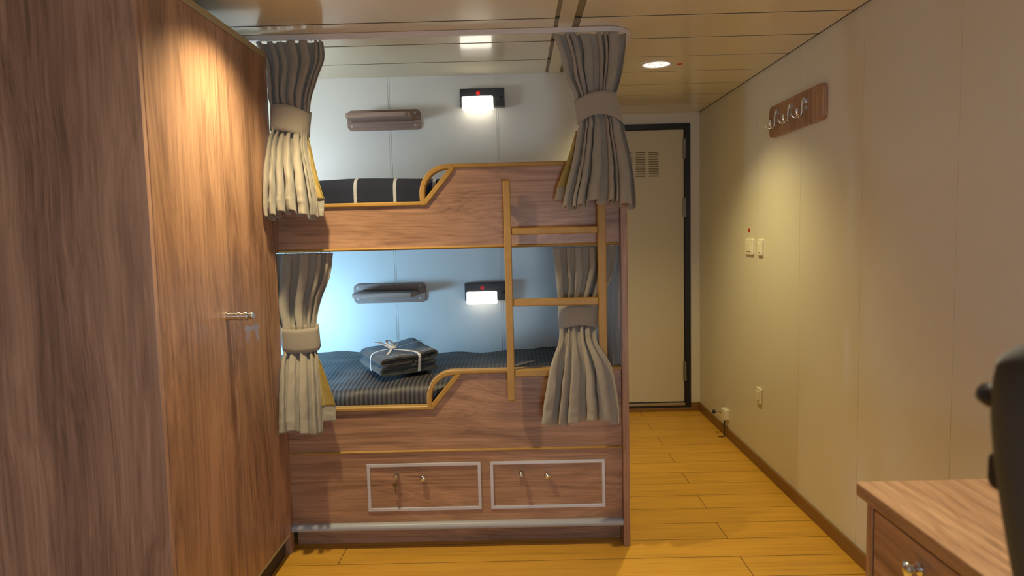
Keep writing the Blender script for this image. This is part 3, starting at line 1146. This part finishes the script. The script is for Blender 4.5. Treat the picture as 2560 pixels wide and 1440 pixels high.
def shelf(label):
    s = thing('wall_shelf', (-.653, YA, 1.886), label, 'shelf', 'small shelves on the alcove wall')
    MB().prism(rrect(-.838, -.465, 1.8355, 1.9365, .024), 'y', YA - .014, YA).build('back_plate', 'board_shelf', s, bevel=.003)
    # ledge: rounded front corners, seen from below or above
    pts = [(-.812, YA - .014), (-.812, YA - .150)]
    pts = []
    x0, x1, y0, y1, r = -.812, -.500, YA - .165, YA - .0142, .030
    pts.append((x1, y1))
    pts.append((x0, y1))
    pts.append((x0, y0 + .008))
    pts.append((x0 + .008, y0))
    for k in range(7):
        a = -pi / 2 + (pi / 2) * k / 6
        pts.append((x1 - r + r * cos(a), y0 + r + r * sin(a)))
    MB().prism(pts, 'z', 1.876, 1.899).build('ledge', 'board_shelf', s, bevel=.002)
    for x, z in ((-.815, 1.857), (-.494, 1.857), (-.815, 1.918), (-.494, 1.918)):
        tag(MB().lathe([(.0055, 0), (.0055, -.0015), (.003, -.0022)], (x, YA - .014, z), 'y', 14).build('screw_cap', 'screw_cap', s, smooth=True), 'pale screw cap')
    return s


s1 = shelf('small wooden shelf on the wall above the upper bunk')
s2 = copy_tree(s1)
s2.location = s1.location + Vector((-.006, 0, -.8795))
s2['label'] = 'small wooden shelf on the wall above the lower bunk'


def reading_lamp(label):
    yb, yf = YA, YA - .050
    L = thing('reading_lamp', (-.15, YA, 1.978), label, 'lamp', 'reading lamps on the alcove wall')
    MB().prism(rrect(-.261, -.0395, 1.934, 2.024, .003, 2), 'y', yf, yb - .0005).build('housing', 'lamp_black', L, bevel=.002)
    tag(MB().prism(rrect(-.2505, -.096, 1.9185, 1.9815, .006, 3), 'y', yf - .024, yf + .028).build('diffuser', 'lamp_glow', L, bevel=.005, seg=3), 'glowing white diffuser')
    tag(MB().lathe([(.0105, 0), (.0105, -.001)], (-.170, yf, 2.001), 'y', 24).build('sticker', 'red_sticker', L), 'round red sticker')
    MB().lathe([(.0085, 0), (.0085, -.003), (.007, -.0045)], (-.062, yf, 1.975), 'y', 20).build('button', 'black_plastic', L, smooth=True)
    return L


l1 = reading_lamp('lit black reading lamp on the wall above the upper bunk')
l2 = copy_tree(l1)
l2.location = l1.location + Vector((-.006, 0, -.975))
for ch_ in [x for x in col.objects if x.parent == l2 and x.name.startswith('diffuser')]:
    ch_.data = ch_.data.copy()
    ch_.data.materials[0] = MATS['lamp_glow_soft']
l2['label'] = 'lit black reading lamp on the wall above the lower bunk'



def added_berth_light(zc, glow, label):  # unseen emitter added behind the wardrobe to give the bunks their blue light
    """invented cool light at the foot of a berth, facing the alcove wall"""
    L = thing('added_berth_light', (-1.33, 2.648, zc), label, 'lamp', 'added cool lights at the foot of the berths')
    MB().prism(rrect(-1.53, -1.13, zc - .085, zc + .085, .012, 4), 'y', 2.6475, 2.672).build('housing', 'white_plastic', L, bevel=.003)
    tag(MB().prism(rrect(-1.51, -1.15, zc - .065, zc + .065, .010, 4), 'y', 2.670, 2.680).build('diffuser', glow, L, bevel=.003), 'glowing cool white diffuser')
    # turned a little towards the head of the berth
    L.rotation_euler.z = -.33
    L.location.y += .072
    return L


added_berth_light(.86, 'cool_glow_low', 'added cool light hidden behind the wardrobe at the foot of the lower berth')
added_berth_light(1.70, 'cool_glow_high', 'added cool light hidden behind the wardrobe at the foot of the upper berth')

# ------------------------------------------------------------------ ceiling downlights


def downlight(x, y, label, watts, color, spot=2.3, blend=.75, sticker=False, rad=.03):
    d = thing('downlight', (x, y, H), label, 'ceiling light', 'round ceiling downlights')
    g = MB()
    prof = [(.066, .004), (.066, -.001), (.072, -.004), (.083, -.003), (.084, .0), (.070, .004)]
    g.lathe([(r, h) for r, h in prof], (x, y, H), 'z', 40, cap=False)
    g.build('trim_ring', 'rail_white', d, smooth=True)
    g = MB().lathe([(.002, .0085), (.030, .0075), (.055, .005), (.0665, .0015), (.0665, .0105), (.002, .0125)], (x, y, H), 'z', 48)
    tag(g.build('lens', 'lens_glow', d, smooth=True), 'bright faceted glass lens')
    li = bpy.data.lights.new('spot', 'SPOT')
    li.energy = watts
    li.color = color
    li.spot_size = spot
    li.spot_blend = blend
    li.shadow_soft_size = rad
    lo = bpy.data.objects.new('spot_source', li)
    lo.parent = d
    lo.location = (0, 0, -.012)
    col.objects.link(lo)
    return d


WARM = (1., .74, .42)
downlight(.704, 3.335, 'lit round downlight in the ceiling of the passage', 65., (1., .82, .35), 2.12, 1.)
downlight(-.68, 2.135, 'round downlight in the ceiling before the wardrobe', 88., (1., .80, .44), 2.2, 1.)
downlight(.75, .935, 'round downlight in the ceiling above the desk', 88., (1., .88, .62), 1.35, .6)

g = MB().lathe([(.0125, 0), (.0125, -.0012)], (.818, 3.335, H), 'z', 24)
o = g.build('sticker', 'red_sticker', None, base=(.818, 3.335, H))
tag(o, 'small round red sticker on the ceiling beside the lit downlight', 'sticker', 'round red stickers')
g = MB().lathe([(.0125, 0), (.0125, -.0012)], (W, 3.722, 1.283), 'x', 24)
o = g.build('sticker', 'red_sticker', None, base=(W, 3.722, 1.283))
tag(o, 'small round red sticker on the wall above the light switches', 'sticker', 'round red stickers')

# ------------------------------------------------------------------ coat rack
cr = thing('coat_hook_rail', (W, 3.09, 1.81), 'wooden coat rack board with three chrome hooks on the right wall', 'coat rack')
MB().prism(rrect(2.800, 3.382, 1.737, 1.887, .028), 'x', W - .022, W).build('board', 'laminate_z', cr, bevel=.003)
for y in (3.262, 3.104, 2.957):
    xb = W - .022
    z = 1.812
    g = MB()
    g.lathe([(.011, 0), (.011, -.004), (.007, -.006)], (xb, y, z + .026), 'x', 16)
    g.lathe([(.011, 0), (.011, -.004), (.007, -.006)], (xb, y, z - .002), 'x', 16)
    g.tube(smooth_path([(xb - .002, y, z + .040), (xb - .012, y, z + .036), (xb - .017, y, z + .012), (xb - .018, y, z - .018), (xb - .024, y, z - .036), (xb - .034, y + .002, z - .034), (xb - .038, y + .003, z - .014), (xb - .036, y + .003, z - .004)], 6), .0052, 12)
    for sg in (-1, 1):
        g.tube(smooth_path([(xb - .022, y, z - .032), (xb - .032, y + sg * .010, z - .040), (xb - .044, y + sg * .024, z - .036), (xb - .050, y + sg * .030, z - .022)], 5), .0030, 8)
    g.build('hook', 'chrome', cr, smooth=True)

# ------------------------------------------------------------------ switches, socket, door stop


def plate_switch(name, y0, y1, z0, z1, rock, label, cat, group=None):
    s = thing(name, (W, (y0 + y1) / 2, (z0 + z1) / 2), label, cat, group)
    MB().prism(rrect(y0, y1, z0, z1, .008, 4), 'x', W - .011, W).build('cover_plate', 'white_plastic', s, bevel=.003)
    ry0, ry1, rz0, rz1 = rock
    MB().prism(rrect(ry0, ry1, rz0, rz1, .002, 2), 'x', W - .0155, W - .0105).build('rocker', 'white_plastic', s, bevel=.0015)
    return s


plate_switch('light_switch', 3.640, 3.758, 1.149, 1.236, (3.668, 3.730, 1.168, 1.218), 'wide white light switch under the red wall sticker', 'light switch', 'white switches on the right wall')
plate_switch('light_switch', 3.503, 3.572, 1.149, 1.236, (3.523, 3.551, 1.166, 1.218), 'narrow white light switch under the coat rack side of the pair', 'light switch', 'white switches on the right wall')['label'] = 'narrow white switch, nearer the camera of the pair by the passage'
so = plate_switch('wall_socket', 3.505, 3.578, .356, .440, (3.523, 3.560, .374, .422), 'white socket low on the right wall below the switches', 'socket')
ds = thing('door_stop', (W, 4.10, .112), 'white door stop with a dark rubber buffer near the skirting', 'door stop')
MB().prism(rrect(4.062, 4.132, .110, .178, .008, 4), 'x', W - .032, W).build('block', 'white_plastic', ds, bevel=.003)
g = MB().lathe([(.010, -.031), (.010, -.036), (.0045, -.038), (.0045, -.068)], (W, 4.125, .152), 'x', 14)
g.build('stem', 'steel', ds, smooth=True)
tag(MB().lathe([(.008, -.066), (.0125, -.068), (.0135, -.076), (.011, -.083)], (W, 4.125, .152), 'x', 16).build('buffer', 'shoe_black', ds, smooth=True), 'dark rubber buffer')
g = MB().tube(smooth_path([(W - .012, 4.10, .112), (W - .016, 4.10, .085), (W - .020, 4.10, .060), (W - .022, 4.09, .030), (W - .028, 4.08, .008), (W - .06, 4.09, .006)], 5), .0034, 8)
o = g.build('cable', 'shoe_black', None, smooth=True, base=(W - .03, 4.09, 0))
tag(o, 'short dark cable from the door stop down to the floor', 'cable')

# ------------------------------------------------------------------ desk
XD, YD = .7205, 1.4065
dk = thing('desk', (1.0, .6, 0), 'wooden desk with a thick top and chrome drawer knob against the right wall', 'desk')
g = MB().prism(rrect(XD, W - .001, -.25, YD, .006, 3), 'z', .7195, .750)
g.build('desktop', 'laminate_desk', dk, bevel=.004, seg=3)
MB().box(.738, W - .001, 1.368, 1.392, 0, .7195).build('side_panel', 'laminate_z', dk, bevel=.0015)
MB().box(.738, W - .001, .905, .929, 0, .7195).build('side_panel', 'laminate_z', dk, bevel=.0015)
MB().box(.738, W - .001, -.235, -.211, 0, .7195).build('side_panel', 'laminate_z', dk, bevel=.0015)
MB().box(1.20, 1.22, -.211, .905, .30, .7195).build('modesty_panel', 'laminate_y', dk)
MB().box(.760, W - .01, .930, 1.367, .06, .700).build('drawer_carcass', 'plinth_dark', dk)
for z0, z1 in ((.550, .702), (.310, .546), (.070, .306)):
    dr = MB().box(.7405, .758, .932, 1.365, z0, z1).build('drawer', 'laminate_y', dk, bevel=.001)
    zc = z1 - .044
    g = MB().lathe([(.014, 0), (.014, -.003), (.007, -.005), (.0065, -.014), (.0135, -.019), (.016, -.024), (.013, -.029), (.004, -.031)], (.7405, 1.205, zc), 'x', 28)
    tag(g.build('knob', 'chrome', dr, smooth=True), 'round chrome knob')

# ------------------------------------------------------------------ office chair at the desk (its back faces the left)
ch = thing('office_chair', (.74, .44, 0), 'black high-backed office chair drawn up to the desk', 'office chair')


def lean(z):
    """x of the rear face of the backrest"""
    k = max(0, min(1, (1.175 - z) / .60))
    return 0.4450 + .150 * k - .018 * sin(k * pi)


def back_fn(u, v, off, y0, y1, z0, z1):
    # rounded-rectangle outline mapped from a square
    a, b = 2 * u - 1, 2 * v - 1
    y = (y0 + y1) / 2 + (y1 - y0) / 2 * a * sqrt(max(0, 1 - .30 * b ** 6))
    z = (z0 + z1) / 2 + (z1 - z0) / 2 * b * sqrt(max(0, 1 - .20 * a ** 6))
    edge = max(abs(a), abs(b))
    round_ = .030 * (1 - sqrt(max(0, 1 - max(0, (edge - .72) / .28) ** 2)))
    return y, z, round_


def backrest(y0, y1, z0, z1, th, curve):
    mb = MB()
    N = 36
    for side in (0, 1):
        def fn(u, v, side=side):
            u, v = .5 + .5 * sin(pi * (u - .5)), .5 + .5 * sin(pi * (v - .5))
            y, z, rr = back_fn(u, v, 0, y0, y1, z0, z1)
            x = lean(z) + curve * (2 * u - 1) ** 2
            rr = min(rr, th / 2)
            return (x + (rr if side == 0 else th - rr), y, z)
        mb.grid(fn, N, N)
    n = N + 1
    per = [i for i in range(N)] + [j * n + N for j in range(N)] + [N * n + i for i in range(N, 0, -1)] + [j * n for j in range(N, 0, -1)]
    s = n * n
    for k in range(len(per)):
        a, b = per[k], per[(k + 1) % len(per)]
        mb.f.append((a, b, s + b, s + a))
    return mb


backrest(.195, .672, .62, 1.208, .062, .0).build('backrest', 'chair_fabric', ch, smooth=True)
g = MB().lathe([(.004, -.012), (.010, -.009), (.0125, -.001), (.011, .008), (.006, .012)], (.485, .655, 1.130), 'y', 18)
for p in g.v:
    p.x = p.x - .016
g.build('adjuster_knob', 'black_plastic', ch, smooth=True)
g = MB().prism(rrect(.63, .674, 1.030, 1.068, .010, 4), 'x', .4795, .515)
g.build('bracket', 'black_plastic', ch, bevel=.003)
g = MB().tube(smooth_path([(.60, .434, .44), (.555, .434, .46), (.535, .434, .56), (.545, .434, .72), (.505, .434, .90)], 6), .022, 12)
g.build('back_support', 'black_plastic', ch, smooth=True)


g = MB()
g.prism(rrect(.56, 1.03, .20, .67, .09, 8), 'z', .445, .515)
g.build('seat', 'chair_fabric', ch, bevel=.02, seg=4, smooth=True)
MB().lathe([(.026, .12), (.026, .28), (.018, .285), (.018, .45)], (.79, .435, 0), 'z', 18).build('gas_lift', 'black_plastic', ch, smooth=True)
g = MB().lathe([(.045, .085), (.045, .13), (.03, .14)], (.79, .435, 0), 'z', 18)
for k in range(5):
    a = 2 * pi * k / 5 + .3
    g.tube([(.79 + .03 * cos(a), .435 + .03 * sin(a), .112), (.79 + .27 * cos(a), .435 + .27 * sin(a), .078)], .02, 10, radii=[.024, .015])
g.build('star_base', 'black_plastic', ch, smooth=True)
for k in range(5):
    a = 2 * pi * k / 5 + .3
    px, py = .79 + .27 * cos(a), .435 + .27 * sin(a)
    g = MB().lathe([(.014, -.022), (.026, -.020), (.0275, 0), (.026, .020), (.014, .022)], (px, py, .0275), 'x' if abs(sin(a)) > .7 else 'y', 16)
    g.tube([(px, py, .03), (px, py, .085)], .007, 8)
    g.build('caster', 'black_plastic', ch, smooth=True)

# ------------------------------------------------------------------ world, camera, view
wld = bpy.data.worlds.new('world')
wld.use_nodes = True
wld.node_tree.nodes['Background'].inputs[0].default_value = (.02, .022, .025, 1)
wld.node_tree.nodes['Background'].inputs[1].default_value = 1.
scene.world = wld

f_px = 1670.765
pitch, yaw, roll = -.082558, .007264, .024646
cy, sy, cp, sp, crr, srr = cos(yaw), sin(yaw), cos(pitch), sin(pitch), cos(roll), sin(roll)
R = Matrix(((cy, -sy, 0), (sy, cy, 0), (0, 0, 1))) @ Matrix(((1, 0, 0), (0, cp, -sp), (0, sp, cp))) @ Matrix(((crr, 0, srr), (0, 1, 0), (-srr, 0, crr)))
right, fwd, up = R @ Vector((1, 0, 0)), R @ Vector((0, 1, 0)), R @ Vector((0, 0, 1))
M3 = Matrix((right, up, -fwd)).transposed()
cam = bpy.data.cameras.new('camera')
cam.sensor_width = 36.
cam.lens = f_px / 2560 * 36.
cam.clip_start = .02
cam.dof.use_dof = True
cam.dof.focus_distance = 2.8
cam.dof.aperture_fstop = 3.6
co = bpy.data.objects.new('camera', cam)
co.matrix_world = Matrix.Translation((0, 0, 1.3023)) @ M3.to_4x4()
col.objects.link(co)
scene.camera = co

scene.view_settings.view_transform = 'Standard'
scene.view_settings.look = 'None'
scene.view_settings.exposure = 0.
scene.view_settings.gamma = 1.
scene.view_settings.use_curve_mapping = False
scene.cycles.diffuse_bounces = 6
scene.cycles.use_denoising = True
